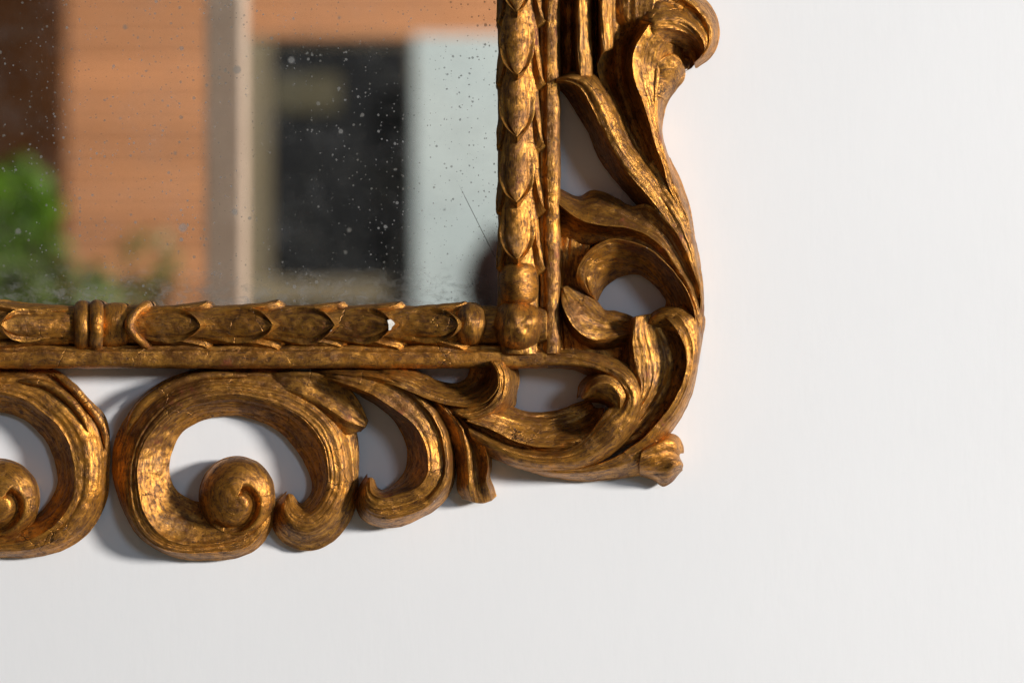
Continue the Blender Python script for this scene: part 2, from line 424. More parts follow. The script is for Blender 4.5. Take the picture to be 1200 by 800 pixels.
# ---- laurel leaves wrapped over the half round
def laurel(horizontal, c, tip, length, direction, parent, ang=0.0, halfang=44, lift0=4.0, lift1=12.0, R=22.0, point=1.0, root=0.72, rim=2.2):
    N, K = 44, 33; G = np.zeros((N, K, 3)); Hh = H1 - H0
    for i in range(N):
        s = i / (N - 1)                       # 0 root .. 1 tip
        if s < 0.55: wd = root + (1 - root) * math.sin(s / 0.55 * math.pi / 2)
        else: wd = (1 - ((s - 0.55) / 0.45) ** 2.0) ** (0.62 * point)
        wd = max(wd, 0.03)
        for j in range(K):
            v = -1 + 2 * j / (K - 1)
            th = math.radians(ang + halfang * wd * v)
            lift = lift0 + (lift1 - lift0) * s ** 1.6 - 1.0 * abs(v) ** 2.0
            lift += rim * (math.exp(-((1 - abs(v)) / 0.11) ** 2) * min(1, max(0, s - 0.25) * 3) + math.exp(-((1 - s) / 0.035) ** 2) * 0.6)
            lift -= rim * 0.8 * math.exp(-((0.74 - abs(v)) / 0.12) ** 2) * min(1, max(0, s - 0.25) * 3)
            rr = R + lift; hh = Hh + lift
            al = tip - direction * length * (1 - s)
            cr = c + rr * math.sin(th); h = H0 + hh * math.cos(th)
            G[i, j] = (al, cr, h) if horizontal else (cr, al, h)
    V, F = grid_mesh(G, 0, 0, skirt=False, amp=0)
    # side walls follow the half round inwards
    n0 = len(V); loop = [(i, 0) for i in range(N)] + [(N-1, j) for j in range(1, K)] + [(i, K-1) for i in range(N-2, -1, -1)]
    verts = list(V); prev = [i*K+j for i, j in loop]
    for sc, push in ((0.985, 0.6), (0.90, 3.5), (0.70, 8.0)):
        cur = []
        for (i, j) in loop:
            g = G[i, j]
            if horizontal: p = (g[0] + direction * push * max(0, (i / (N-1) - 0.55) / 0.45) ** 0.7, c + (g[1] - c) * sc, H0 + (g[2] - H0) * sc)
            else: p = (c + (g[0] - c) * sc, g[1] + direction * push * max(0, (i / (N-1) - 0.55) / 0.45) ** 0.7, H0 + (g[2] - H0) * sc)
            verts.append(np.array(p)); cur.append(len(verts) - 1)
        for q in range(len(loop) - 1): F.append((prev[q+1], prev[q], cur[q], cur[q+1]))
        prev = cur
    V = wobble(np.array(verts), 1.8)
    W, F = orient(V, F)
    return mesh_obj('laurel_leaf', W, F, GOLD, parent, sharp=48, uv=flow_uv(V, N, K, 2.0, 1.3))

tips = [235, 318, 393, 461, 536]; lens = [88, 96, 92, 86, 88]
for tp, ln in zip(tips, lens):
    for sg in (1, -1): laurel(True, 381, tp + 9, ln, 1, bottom, ang=sg * 76, halfang=27, lift0=0.0, lift1=random.uniform(6, 8.5), point=0.9, rim=1.0)
    laurel(True, 381, tp + random.uniform(-1.5, 1.5), ln, 1, bottom, lift0=2.5, lift1=random.uniform(11.5, 14.5), halfang=random.uniform(42, 47), point=random.uniform(1.05, 1.5))
laurel(True, 381, 2, 80, -1, bottom, halfang=40)
for sg in (1, -1): laurel(True, 381, -16, 96, -1, bottom, ang=sg * 66, halfang=26, lift0=2.0, lift1=8.5)
laurel(True, 381, -70, 90, -1, bottom)

vt = [14, 87, 160, 236, 303]; vl = [90, 92, 92, 94, 86]
for tp, ln in zip(vt, vl):
    laurel(False, 607, tp + 12, ln, 1, side, ang=72, halfang=27, lift0=0.0, lift1=9, R=25, point=0.8)
    laurel(False, 608, tp + 12, ln, 1, side, ang=-64, halfang=28, lift0=0.0, lift1=6, R=21)
    laurel(False, 606, tp, ln, 1, side, R=20.5, halfang=random.uniform(42, 47), lift0=3.5, lift1=random.uniform(11.5, 14.5), point=random.uniform(1.05, 1.5))

def collar(name, horizontal, c, a, half, R, top, parent, bulge=0.5, slant=0.0):
    """ring that wraps over the half round"""
    N, K = 28, 18; G = np.zeros((N, K, 3))
    for i in range(N):
        th = math.radians(-95 + 190 * i / (N - 1))
        for j in range(K):
            v = -1 + 2 * j / (K - 1)
            b = math.sqrt(max(0, 1 - abs(v) ** 2.2)); rr = R * (1 - bulge * (1 - b)); hh = (top - H0) * (1 - bulge * (1 - b))
            al = a + half * v + slant * math.sin(th) ** 2; cr = c + rr * math.sin(th); h = H0 + hh * math.cos(th)
            G[i, j] = (al, cr, max(h, 20)) if horizontal else (cr, al, max(h, 20))
    V, F = grid_mesh(G, 10, 0, skirt=False, amp=1.6); W, F = orient(V, F)
    return mesh_obj(name, W, F, GOLD, parent, sharp=None, uv=flow_uv(V, N, K, 2.5, 1.3))
collar('collar', True, 381, 96, 10, 29, 55, bottom, 0.3)
collar('collar', True, 381, 113, 9, 30, 57, bottom, 0.3)
collar('collar', True, 381, 134, 16, 27, 51, bottom, 0.2)
collar('collar', True, 381, 152, 7, 29, 58, bottom, 0.3, slant=20)
snail('bead', 551, 380, 22, 25, 34, 60, bottom, turns=0, base=20, power=2.1, facet=0.12)
collar('collar', False, 608, 332, 24, 24, 58, side, 0.3)
snail('corner_boss', 607, 381, 31, 32, 32, 64, bottom, turns=0, base=18, power=2.2, facet=0.22)
mesh_obj('gesso_chip', world(np.array([(454, 375, 62.6), (458, 374, 62.4), (461, 376.5, 62.0), (463, 379.5, 61.2), (459.5, 383, 62.0), (458, 386.5, 61.8), (455.5, 387, 61.8), (455.5, 381, 62.8)], float)), [(0, 1, 2, 3, 4, 5, 6, 7)], GESSO, bottom, sharp=None)['label'] = 'small white chip of bare gesso on a leaf tip'

# ------------------------------------------------------------------ ring scroll under the bottom rail
HS = 0.58
ring = loft('scroll', [
 [(300,575,20),(290,590,20),(262,594,16),(240,590,12),(222,585,12),(206,574,12),(198,556,12),(201,528,12),(214,505,12),(240,491,12),(272,486,12),(302,492,12),(328,505,12),(348,527,12),(361,550,12),(366,568,14),(362,582,16),(352,590,20),(347,586,24),(343,580,26)],
 [(306,580,34),(298,600,34),(264,612,32),(236,614,31),(211,607,31),(191,593,31),(181,568,31),(183,530,31),(198,500,31),(228,481,31),(269,475,31),(304,480,30),(333,492,29),(357,515,28),(373,545,28),(376,568,28),(369,586,30),(356,597,32),(347,592,32),(341,579,28)],
 [(312,584,40),(306,608,42),(282,628,42),(249,636,45),(216,637,47),(190,627,48),(171,605,49),(162,570,49),(163,535,49),(176,508,49),(207,479,49),(266,462,48),(302,467,48),(334,478,48),(357,492,48),(378,520,48),(385,548,48),(383,572,48),(374,590,46),(359,602,44),(345,597,42),(338,579,32)],
 [(317,588,36),(312,616,38),(290,640,40),(255,646,42),(212,647,42),(180,637,40),(157,613,38),(148,580,38),(149,545,38),(157,514,38),(174,486,38),(200,463,39),(230,452,40),(268,448,42),(308,453,43),(346,464,43),(374,481,43),(395,508,44),(404,543,45),(402,578,45),(388,605,45),(362,621,46),(340,614,46),(331,597,40),(335,580,28)],
 [(323,588,16),(320,612,16),(304,639,16),(282,651,14),(250,656,14),(217,655,14),(185,644,14),(162,628,14),(144,597,14),(133,560,14),(134,520,14),(148,488,14),(170,462,14),(200,442,18),(240,432,22),(290,430,26),(340,433,26),(385,452,20),(410,482,18),(419,515,16),(420,550,14),(418,590,14),(405,618,14),(385,637,14),(357,644,14),(331,634,14),(319,613,14),(323,591,14),(336,576,14)],
], mirror, crease=(2,), hs=HS)
snail('volute', 278, 582, 44, 47, 18, 42, ring, turns=0.55, phase=-1.05, depth=12, wid=6, hand=1)
strand('rim', [(a, b, c * HS, d) for a, b, c, d in [(147,510,26,3),(153,494,36,5),(165,476,40,6),(185,460,41,6.5),(212,447,42,6),(245,440,42,5),(290,440,42,4)]], ring)
loft('leaf', [
 [(300,440,26),(345,436,44),(380,440,47),(404,452,48),(420,470,46),(431,493,36)],
 [(303,446,28),(346,448,43),(374,457,42),(396,468,42),(414,481,42),(430,496,35)],
 [(306,452,28),(346,459,46),(370,469,48),(390,482,50),(409,494,47),(428,500,35)],
 [(308,456,24),(350,470,36),(372,482,37),(392,497,38),(408,508,34),(423,505,26)],
], ring, crease=(2,), base=6, hs=HS)

# ------------------------------------------------------------------ scroll cut by the left edge
left = loft('scroll', [
 [(-60,505,12),(-30,488,12),(0,483,12),(23,488,12),(43,502,12),(58,522,12),(66,545,12),(68,565,12),(60,585,12),(48,600,12),(30,612,12),(0,618,14),(-40,615,16)],
 [(-55,488,30),(-30,475,30),(0,470,30),(26,476,30),(48,493,30),(64,511,30),(75,534,30),(79,558,30),(76,579,30),(65,597,30),(47,611,30),(5,625,30),(-40,626,30)],
 [(-60,468,48),(-30,460,48),(0,459,48),(29,467,48),(52,485,48),(69,500,48),(83,525,48),(88,553,48),(86,579,48),(75,602,48),(57,620,48),(37,631,48),(0,638,47),(-40,637,46)],
 [(-60,450,43),(-30,446,43),(5,444,43),(40,451,43),(70,468,43),(93,490,44),(107,515,45),(111,548,45),(108,580,45),(95,607,44),(73,629,43),(45,642,42),(0,646,41),(-40,645,40)],
 [(-60,430,24),(-30,430,24),(10,430,24),(58,432,22),(88,451,18),(106,470,16),(123,488,14),(128,515,14),(128,550,14),(126,580,14),(114,609,14),(95,631,14),(66,647,14),(43,652,14),(0,652,14),(-40,650,14)],
], mirror, crease=(2,), hs=HS)
snail('volute', 2, 584, 44, 46, 18, 42, left, turns=0.55, phase=-0.9, depth=11, wid=6)
strand('rim', [(a, b, c * HS, d) for a, b, c, d in [(20,446,44,4),(52,450,45,5),(78,466,45,5.5),(96,486,45,5),(104,506,45,3.5)]], left)
strand('rim', [(a, b, c * HS, d) for a, b, c, d in [(62,437,34,4),(85,455,34,5),(106,478,32,5),(120,500,30,4.5),(125,528,28,3)]], left)

# ------------------------------------------------------------------ small C scroll with its leaf
cs = loft('scroll', [
 [(380,440,8),(412,458,9),(438,472,8),(460,490,8),(473,511,8),(478,532,8),(474,553,10),(462,567,12),(448,574,16),(442,571,20),(438,562,22)],
 [(372,438,18),(404,455,30),(434,467,30),(461,485,30),(480,505,30),(489,527,30),(489,548,30),(479,563,30),(460,573,30),(446,577,32),(438,572,30),(436,560,26)],
 [(366,438,22),(396,447,42),(432,460,48),(462,479,49),(485,497,49),(497,517,49),(502,537,49),(500,558,49),(488,572,48),(466,580,46),(446,583,44),(435,576,40),(433,560,30)],
 [(366,436,22),(396,440,40),(440,448,44),(475,465,45),(499,488,45),(512,512,45),(517,538,45),(513,562,45),(500,580,44),(475,592,44),(447,597,44),(432,591,42),(427,575,36),(431,560,26)],
 [(366,434,22),(398,436,40),(445,440,46),(481,456,47),(507,480,47),(521,508,47),(526,538,47),(523,565,46),(507,588,44),(480,603,42),(450,607,40),(430,599,36),(423,580,30),(430,560,22)],
 [(366,430,18),(400,430,22),(445,431,22),(486,447,20),(514,473,18),(529,505,16),(534,540,14),(530,570,14),(515,593,14),(492,607,14),(470,616,14),(445,617,14),(424,607,14),(418,588,12),(423,568,12),(430,556,12)],
], mirror, crease=(2,), hs=0.86)
loft('leaf', [
 [(482,454,34),(508,478,34),(525,505,30),(533,530,24),(536,555,18),(537,574,14),(542,583,12)],
 [(494,454,44),(520,476,44),(539,500,43),(546,525,41),(548,550,38),(549,572,32),(553,587,20)],
 [(515,467,40),(536,489,38),(550,512,34),(557,535,30),(559,555,28),(561,572,26),(565,589,18)],
 [(532,482,43),(551,501,43),(564,515,43),(570,530,43),(572,546,41),(570,562,37),(574,575,29),(576,586,16)],
 [(542,492,24),(557,504,16),(568,514,12),(574,529,12),(576,546,12),(574,560,12),(578,571,12),(581,581,10)],
], cs, crease=(3,), hs=0.86)

# ------------------------------------------------------------------ hook between the C scroll and the corner
hook = loft('hook', [
 [(425,429,14),(460,429,24),(485,433,24),(500,440,20),(520,448,18),(535,449,16),(546,444,16),(551,434,16),(552,424,16)],
 [(420,434,16),(452,438,36),(480,445,39),(505,456,37),(527,462,34),(549,461,30),(565,451,27),(572,438,24),(572,424,22)],
 [(416,440,14),(448,447,38),(475,456,44),(505,468,45),(530,475,45),(553,476,46),(573,468,48),(584,452,49),(583,436,49),(576,424,46)],
], mirror)
loft('lip', [
 [(536,484,43),(558,482,45),(577,471,47),(586,453,49),(585,436,49),(578,424,46)],
 [(556,492,42),(578,483,43),(592,469,44),(597,452,44),(596,437,43),(590,424,40)],
 [(580,484,20),(602,477,14),(605,462,13),(608,444,13),(606,430,13),(604,424,14)],
], hook)

# ------------------------------------------------------------------ corner acanthus
# broad leaf that flows from the eye down to the bottom stem
acan = loft('corner_acanthus', [
 [(776,366,26),(791,384,30),(802,405,30),(804,428,30),(799,448,30),(789,470,30),(773,491,31),(752,513,31),(722,527,30),(690,540,28),(650,545,24),(605,536,18)],
 [(765,368,32),(773,390,36),(780,410,34),(781,430,34),(777,450,34),(766,470,35),(751,490,36),(731,507,37),(705,521,38),(670,530,36),(630,530,30),(596,522,20)],
 [(754,370,36),(757,391,39),(762,413,39),(764,435,40),(761,455,41),(751,475,42),(736,492,43),(716,505,43),(690,516,42),(660,522,38),(625,522,32),(588,510,22)],
 [(744,372,40),(742,394,43),(743,415,42),(746,436,43),(749,457,44),(743,475,44),(730,490,44),(712,501,43),(688,510,40),(658,514,36),(622,512,30),(584,502,22)],
 [(739,374,18),(734,394,18),(729,412,18),(722,432,22),(722,455,24),(722,472,24),(712,486,24),(697,495,24),(676,500,20),(650,500,18),(615,498,16),(582,494,16)],
], mirror, veins=1.1)
# hollow panel behind the volute, next to the side rail
loft('back_panel', [[(652,225,18),(652,280,18),(652,340,18),(652,428,16)], [(668,232,22),(668,280,21),(664,335,20),(680,428,16)], [(690,240,24),(692,280,22),(684,330,20),(742,428,16)]], acan, base=3)
# fluted panel at the top
loft('fluted_panel', [[(x, -40, h), (x, e * 0.3, h), (x + (1 if h > 40 else 0), e * 0.75, h), (x + (2 if h > 40 else 0), e, h - 3)] for x, h, e in
     ((655,32,92),(658,18,92),(666,14,92),(671,18,92),(674,44,92),(678,52,91),(685,49,90),(692,43,90),(695,28,88),(698,19,84),(700,28,76),(702,48,66),(706,54,60),(711,51,58),(717,46,54),(721,40,48),(726,38,44))], acan, base=3)
loft('leaf', [   # plain brown leaf above the hollow
 [(714,-40,38),(715,0,38),(718,30,36),(722,40,28)],
 [(735,-40,46),(737,0,46),(740,22,46),(742,34,36)],
 [(765,-40,48),(765,0,48),(764,18,50),(762,30,48)],
 [(790,-40,40),(785,0,40),(778,20,46),(772,34,50)],
], acan, base=3)
# strap that hooks over the first opening
loft('strap', [
 [(650,102,12),(658,106,12),(668,118,12),(676,132,12),(688,152,12),(702,185,12),(721,211,14),(740,232,20),(760,255,24),(780,280,26)],
 [(651,98,40),(660,98,42),(672,105,40),(682,117,38),(695,143,36),(711,178,36),(730,207,36),(748,227,38),(768,251,40),(788,277,40)],
 [(652,95,46),(664,95,50),(677,101,51),(687,113,51),(701,140,51),(717,174,50),(735,201,49),(752,222,48),(773,246,47),(793,273,46)],
 [(653,92,46),(666,89,51),(684,92,52),(697,104,52),(711,130,52),(728,170,50),(745,196,48),(764,220,46),(784,246,45),(801,274,44)],
 [(655,90,30),(668,85,36),(690,86,38),(705,97,38),(719,117,38),(730,146,38),(740,168,38),(757,192,38),(779,219,39),(796,248,40),(809,276,40)],
], acan, crease=(2,))
# hollow between the strap and the outer lip
loft('hollow', [
 [(702,50,30),(700,80,28),(705,98,30),(717,117,34),(727,146,35),(737,168,36),(755,192,36),(778,220,37),(796,249,38)],
 [(722,32,28),(718,62,16),(722,95,16),(734,128,22),(746,160,27),(760,190,31),(779,219,35),(796,247,38)],
 [(742,32,34),(731,60,18),(733,95,20),(744,124,28),(756,158,34),(768,188,38),(781,218,41),(797,247,42)],
 [(758,30,55),(747,50,56),(741,72,56),(744,95,54),(752,118,52),(760,140,50),(768,170,47),(776,191,46),(784,218,45),(798,247,44)],
], acan, base=3)
# outer lip and stem
loft('lip', [
 [(760,30,56),(749,48,57),(742,66,57),(742,85,56),(746,100,55),(752,117,53),(759,136,50),(768,170,47),(776,191,46),(784,218,45),(798,247,44),(806,270,44)],
 [(764,34,55),(755,50,55),(750,68,53),(750,86,51),(754,102,49),(759,119,47),(764,138,46),(771,168,45),(779,193,44),(788,220,44),(801,247,43),(808,271,43)],
 [(778,48,50),(772,62,48),(768,80,45),(769,100,43),(770,118,42),(771,138,41),(775,164,40),(784,195,40),(795,224,40),(805,248,39),(811,272,38)],
 [(800,58,20),(802,75,18),(801,92,18),(791,106,18),(781,122,18),(776,140,18),(776,158,18),(784,185,18),(797,212,18),(808,244,18),(814,275,18)],
], acan, crease=(1,))
strand('rib', [(812,300,24,6),(817,330,26,7),(818,360,26,7),(817,385,26,7),(815,405,26,5)], acan)
strand('rib', [(770,74,44,3),(769,92,43,4),(767,110,43,3.5),(767,128,43,2.5)], acan)
# curl at the top right
curl = loft('curl', [
 [(748,-52,20),(775,-34,22),(805,-16,22),(829,3,22),(841,24,22),(843,42,22),(838,58,22),(829,70,22),(816,79,20)],
 [(742,-44,34),(770,-26,44),(800,-8,44),(820,9,44),(832,28,44),(835,43,43),(831,57,42),(824,67,40),(815,74,36)],
 [(738,-18,34),(766,-6,44),(792,6,42),(811,17,41),(822,31,42),(828,45,44),(827,56,44),(822,65,42),(814,72,38)],
 [(738,14,36),(764,20,54),(786,19,54),(803,24,53),(816,35,52),(824,48,50),(826,58,48),(822,66,45),(815,73,40)],
 [(742,30,36),(764,34,56),(782,33,54),(798,36,50),(811,44,46),(819,53,43),(823,61,42),(822,68,40),(815,75,36)],
 [(746,46,34),(766,50,52),(780,47,44),(794,47,34),(806,51,24),(813,58,18),(816,66,16),(816,73,14),(811,79,14)],
 [(750,62,32),(770,64,48),(784,60,32),(797,60,18),(804,64,13),(808,70,12),(809,75,12),(808,79,12),(804,83,12)],
], acan, crease=(4,), base=10)
loft('curl', [
 [(771,72,46),(779,67,44),(788,64,42),(796,69,38),(801,78,32),(802,85,26)],
 [(770,80,45),(779,77,45),(787,76,44),(792,80,41),(795,86,36),(797,92,28)],
 [(769,95,43),(775,95,42),(781,95,40),(785,97,36),(787,101,30),(789,106,22)],
 [(768,112,42),(771,113,42),(774,114,40),(777,115,34),(779,118,26),(780,122,20)],
], acan, base=10, veins=0.15)
loft('back_panel', [[(760,30,30),(790,30,24),(815,45,16)],[(762,50,30),(786,52,22),(814,62,12)],[(764,75,30),(786,80,20),(806,80,10)]], acan, base=6)
# stem on the right, between the lip and the rim
loft('stem', [
 [(735,196,30),(752,220,36),(775,249,42),(787,264,45),(800,286,46),(811,311,45),(820,340,40),(820,362,36),(812,385,34)],
 [(752,196,34),(768,221,42),(788,246,46),(799,264,46),(808,286,45),(815,310,43),(821,336,39),(822,360,34),(816,388,32)],
 [(770,186,34),(784,217,40),(798,243,42),(806,262,41),(812,282,40),(817,306,38),(822,334,34),(824,354,30),(820,385,30)],
 [(785,186,16),(797,212,18),(808,244,18),(814,275,18),(819,300,18),(823,333,18),(825,350,18),(825,370,18),(824,388,18)],
], acan)
# leaf under the first opening
loft('leaf', [
 [(655,221,16),(678,231,14),(691,225,16),(703,225,18),(722,233,24),(740,242,34),(758,240,42),(775,251,46),(787,264,47),(800,286,47),(811,311,46),(820,340,40)],
 [(655,230,30),(680,241,30),(698,239,30),(722,246,34),(744,256,37),(763,264,39),(782,281,40),(796,302,40),(809,326,38),(819,352,34)],
 [(655,240,40),(677,256,45),(704,264,46),(732,267,47),(757,275,48),(778,291,49),(791,309,49),(805,330,48),(815,352,44),(821,374,38)],
 [(655,252,26),(680,266,30),(704,272,33),(732,275,37),(756,283,41),(775,298,43),(788,315,44),(802,336,44),(813,360,42),(819,385,38)],
 [(655,275,20),(682,286,22),(704,284,28),(732,284,36),(757,290,42),(775,304,45),(788,320,46),(800,338,46),(810,362,42),(815,385,36)],
], acan, crease=(2,))
# volute round the eye
loft('volute', [
 [(697,352,12),(684,342,22),(677,330,34),(677,316,44),(684,302,48),(696,289,50),(713,281,51),(735,283,51),(759,291,51),(779,307,51),(794,324,51),(805,341,50),(813,362,46),(815,378,42)],
 [(697,350,18),(688,340,30),(683,327,38),(685,312,43),(694,301,44),(708,293,44),(722,291,42),(740,294,38),(757,301,33),(772,315,30),(786,332,28),(796,350,28),(801,364,30)],
 [(698,350,18),(695,340,28),(695,328,33),(699,316,34),(708,308,33),(720,305,31),(738,307,27),(753,312,23),(767,324,20),(779,340,18),(787,353,18),(790,364,22)],
 [(700,352,12),(703,345,12),(708,337,12),(720,327,12),(733,322,12),(750,322,12),(765,332,12),(776,344,12),(781,353,12),(780,360,16)],
], acan)
# bowl under the eye
loft('bowl', [
 [(668,334,24),(686,344,22),(698,352,16),(708,363,14),(722,365,14),(737,370,16),(750,376,20)],
 [(661,337,36),(673,352,38),(685,364,38),(699,374,34),(713,379,29),(730,382,24),(749,384,24)],
 [(657,341,34),(659,357,44),(667,374,48),(678,388,49),(692,397,48),(709,397,42),(724,394,38),(736,392,32),(750,392,26)],
 [(655,346,18),(656,363,18),(663,382,18),(674,397,18),(691,407,18),(710,409,18),(727,406,18),(740,404,18),(752,402,18)],
], acan, crease=(2,), base=6)
# fold where the rim starts
loft('fold', [
 [(757,374,26),(768,364,32),(780,360,36),(797,362,42),(814,376,44)],
 [(756,380,34),(768,372,42),(780,369,45),(795,373,47),(809,386,47)],
 [(760,392,30),(772,388,32),(783,386,34),(793,390,38),(803,400,44)],
], acan)
loft('rim', [
 [(772,366,38),(785,376,47),(795,390,50),(803,408,50),(805,428,50),(801,446,49),(791,468,48),(776,489,46),(757,511,43),(732,530,38)],
 [(785,362,42),(798,373,49),(807,390,50),(812,409,49),(811,428,48),(806,449,47),(796,473,45),(781,495,43),(761,517,40),(737,535,34)],
 [(797,360,40),(812,374,44),(818,391,42),(819,410,40),(817,428,38),(810,454,36),(799,480,34),(784,502,32),(764,523,30),(741,540,26)],
 [(808,354,20),(825,370,18),(824,392,18),(821,412,18),(818,428,18),(812,457,16),(800,485,16),(785,507,16),(767,527,16),(746,545,16)],
], acan, crease=(1,))
# band that comes off the corner of the rails, wraps the beak and runs along the bottom
loft('band', [
 [(620,411,33),(672,411,36),(704,415,34),(728,424,36),(745,439,39),(753,459,40),(752,482,38),(742,506,36),(718,531,33),(682,549,29),(643,553,27),(609,548,27),(577,534,26),(556,522,20)],
 [(620,415,38),(673,417,41),(703,422,43),(725,431,46),(740,444,48),(748,461,48),(747,481,46),(736,503,45),(713,526,43),(682,543,39),(643,547,38),(609,542,38),(577,529,37),(553,515,34)],
 [(620,420,39),(674,422,43),(702,428,46),(721,437,50),(734,449,52),(741,464,52),(739,481,51),(727,501,50),(706,520,48),(680,535,45),(642,540,43),(608,534,43),(579,522,42),(550,506,38)],
 [(620,429,37),(674,429,42),(699,433,44),(716,442,46),(728,454,48),(733,467,48),(727,480,49),(714,495,50),(698,511,47),(672,530,43),(640,535,41),(607,529,41),(578,518,40),(549,501,36)],
 [(620,431,16),(670,432,16),(690,440,20),(708,449,26),(720,460,34),(720,472,40),(711,481,46),(703,492,46),(691,508,44),(668,525,40),(640,530,36),(606,524,35),(578,513,34),(547,497,30)],
], acan, index=True)
# beak that curls over the second opening
loft('beak', [
 [(676,466,14),(680,450,18),(694,438,24),(716,436,30),(733,448,36),(738,463,38),(735,478,38)],
 [(681,463,40),(689,448,46),(702,440,49),(717,442,51),(727,451,51),(732,463,50),(730,477,48)],
 [(683,466,44),(692,455,51),(704,450,54),(715,453,54),(723,460,53),(727,470,51),(726,481,48)],
 [(685,468,34),(697,467,40),(706,468,44),(713,470,46),(719,475,46),(724,483,46)],
 [(688,471,16),(698,471,16),(706,472,18),(712,475,22),(717,480,28),(722,487,36)],
], acan, crease=(1, 3), base=12)
# trough that runs along the second opening
loft('trough', [
 [(552,470,30),(580,474,26),(602,478,20),(620,483,16),(640,483,14),(660,479,14),(676,473,14),(690,469,14)],
 [(550,482,40),(580,487,37),(605,494,32),(635,499,26),(662,496,20),(682,487,15),(696,477,12)],
 [(548,493,42),(576,503,43),(605,517,43),(640,524,42),(668,519,36),(691,506,26),(703,490,18),(708,478,14)],
], acan)
strand('back_panel', [(520,477,30,7),(550,482,34,9),(572,473,36,8),(583,456,38,6),(584,440,38,5)], hook)
loft('back_panel', [[(540,482,26),(580,498,31),(620,514,31),(670,514,26),(695,498,20)], [(545,505,24),(580,520,31),(620,534,31),(670,532,28),(700,512,28)]], acan)
loft('stem', [
 [(556,520,20),(578,532,28),(610,546,30),(644,550,31),(682,548,33),(715,539,35),(740,526,36),(766,510,34)],
 [(560,527,20),(582,537,24),(612,549,25),(645,555,25),(684,555,27),(718,549,30),(748,540,32),(772,524,32)],
 [(568,534,8),(600,546,8),(630,555,8),(660,561,8),(690,563,8),(720,560,8),(748,557,8),(770,560,8)],
], acan)
loft('leaf_tip', [
 [(755,522,32),(770,514,32),(785,508,26),(795,512,22),(800,521,18),(801,530,14)],
 [(752,530,38),(767,522,39),(781,516,37),(790,519,34),(795,526,28),(797,531,20)],
 [(750,540,37),(766,534,38),(781,530,36),(789,532,32),(794,534,24),(796,535,20)],
 [(750,548,32),(766,546,35),(780,542,37),(791,541,38),(798,542,34),(800,543,24)],
 [(750,555,20),(764,556,24),(776,557,28),(787,553,33),(795,549,28),(799,548,18)],
 [(752,558,9),(766,562,9),(777,569,9),(787,564,10),(796,554,12),(799,550,12)],
], acan)

# ------------------------------------------------------------------ what the glass reflects, built where it stands
GH = 22 * HG; GY = (DP - GH) * S
def refl(px, py, dist):
    """point `dist` metres in front of the glass that the camera meets at that place of the glass"""
    k = (GY + dist) / GY * (DP - GH) / DP
    return ((px - 600) * S * k, -GH * S - dist, ZC + (400 - py) * S * k)
FD = 6.4
BOARDS = [plain('orange_stained_boards', tuple(c * f for c in (0.54, 0.235, 0.105)), tuple(c * f for c in (0.64, 0.29, 0.135)), 3, 0.8, 0.2, (0.6, 1, 5)) for f in (0.86, 0.96, 1.06)]
CREAM = plain('cream_frame_paint', (0.20, 0.16, 0.095), (0.25, 0.20, 0.13), 6, 0.5, 0.1)
POST = plain('pale_post_paint', (0.42, 0.28, 0.19), (0.50, 0.35, 0.25), 30, 0.5, 0.1)
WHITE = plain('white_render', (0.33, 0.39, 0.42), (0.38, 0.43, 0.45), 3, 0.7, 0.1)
DARKW = plain('dark_stained_timber', (0.040, 0.014, 0.004), (0.06, 0.022, 0.007), 8, 0.8, 0.1, **{'Specular IOR Level': 0.05})
PANE = plain('dark_window_glass', (0.012, 0.013, 0.015), (0.018, 0.019, 0.022), 2, 0.12, 0.0, **{'Specular IOR Level': 0.10})
BLIND = plain('olive_blind', (0.07, 0.06, 0.03), (0.09, 0.075, 0.04), 8, 0.7, 0.1)
SOIL = plain('dark_paving', (0.05, 0.055, 0.04), (0.08, 0.085, 0.06), 30, 0.9, 0.5)
def leafmat(name, a, b):
    return plain(name, a, b, 22, 0.45, 0.1)

ground = box_obj('ground', (-14, -16, -0.05), (14, 0.1, 0.0), SOIL); tag(ground, 'dark paved ground below the mirror wall', 'ground', kind='structure')

def rbox(name, px0, py0, px1, py1, d0, d1, mat, parent=None, bevel=0.0):
    a = refl(px0, py1, d0); b = refl(px1, py0, d0)
    return box_obj(name, (a[0], -GH*S - d1, a[2]), (b[0], -GH*S - d0, b[2]), mat, parent, bevel)

house = bpy.data.objects.new('house', None); COL.objects.link(house)
tag(house, 'orange boarded house blurred in the mirror glass', 'house')
xa = refl(66, 0, FD)[0]; zb = 0.0
pitch = 0.068; x_win0 = refl(284, 0, FD)[0]; z_win1 = refl(0, 46, FD)[2]; z_win0 = refl(0, 352, FD)[2]
xb = refl(640, 0, FD)[0] + 1.2
core = box_obj('wall_core', (-2.0, -FD - 0.40, 0.0), (0.9, -FD - 0.10, 3.2), DARKW, house)
nb = int(3.2 / pitch)
meshes = {}
def board(x0, x1, z):
    bi = random.randrange(3); key = (round(x0, 3), round(x1, 3), bi)
    if key not in meshes:
        o = box_obj('board', (x0, -FD - 0.09, 0.004), (x1, -FD - 0.02, pitch - 0.007), BOARDS[bi], house, 0.004); meshes[key] = o.data
    else:
        o = bpy.data.objects.new('board', meshes[key]); COL.objects.link(o); o.parent = house
    o.location = (0, random.uniform(-.004, .004), z)
for k in range(nb):
    z = k * pitch
    if z + pitch <= z_win0 - 0.02 or z >= z_win1 - 0.01:
        board(xa, 0.9, z)
    else:
        board(xa, x_win0 - 0.005, z)
win = rbox('window', 284, 46, 640, 352, FD + 0.06, FD + 0.09, CREAM, house)
rbox('pane', 316, 52, 482, 330, FD + 0.03, FD + 0.05, PANE, win)
rbox('jamb', 284, 46, 316, 352, FD - 0.02, FD + 0.05, CREAM, win, 0.004)
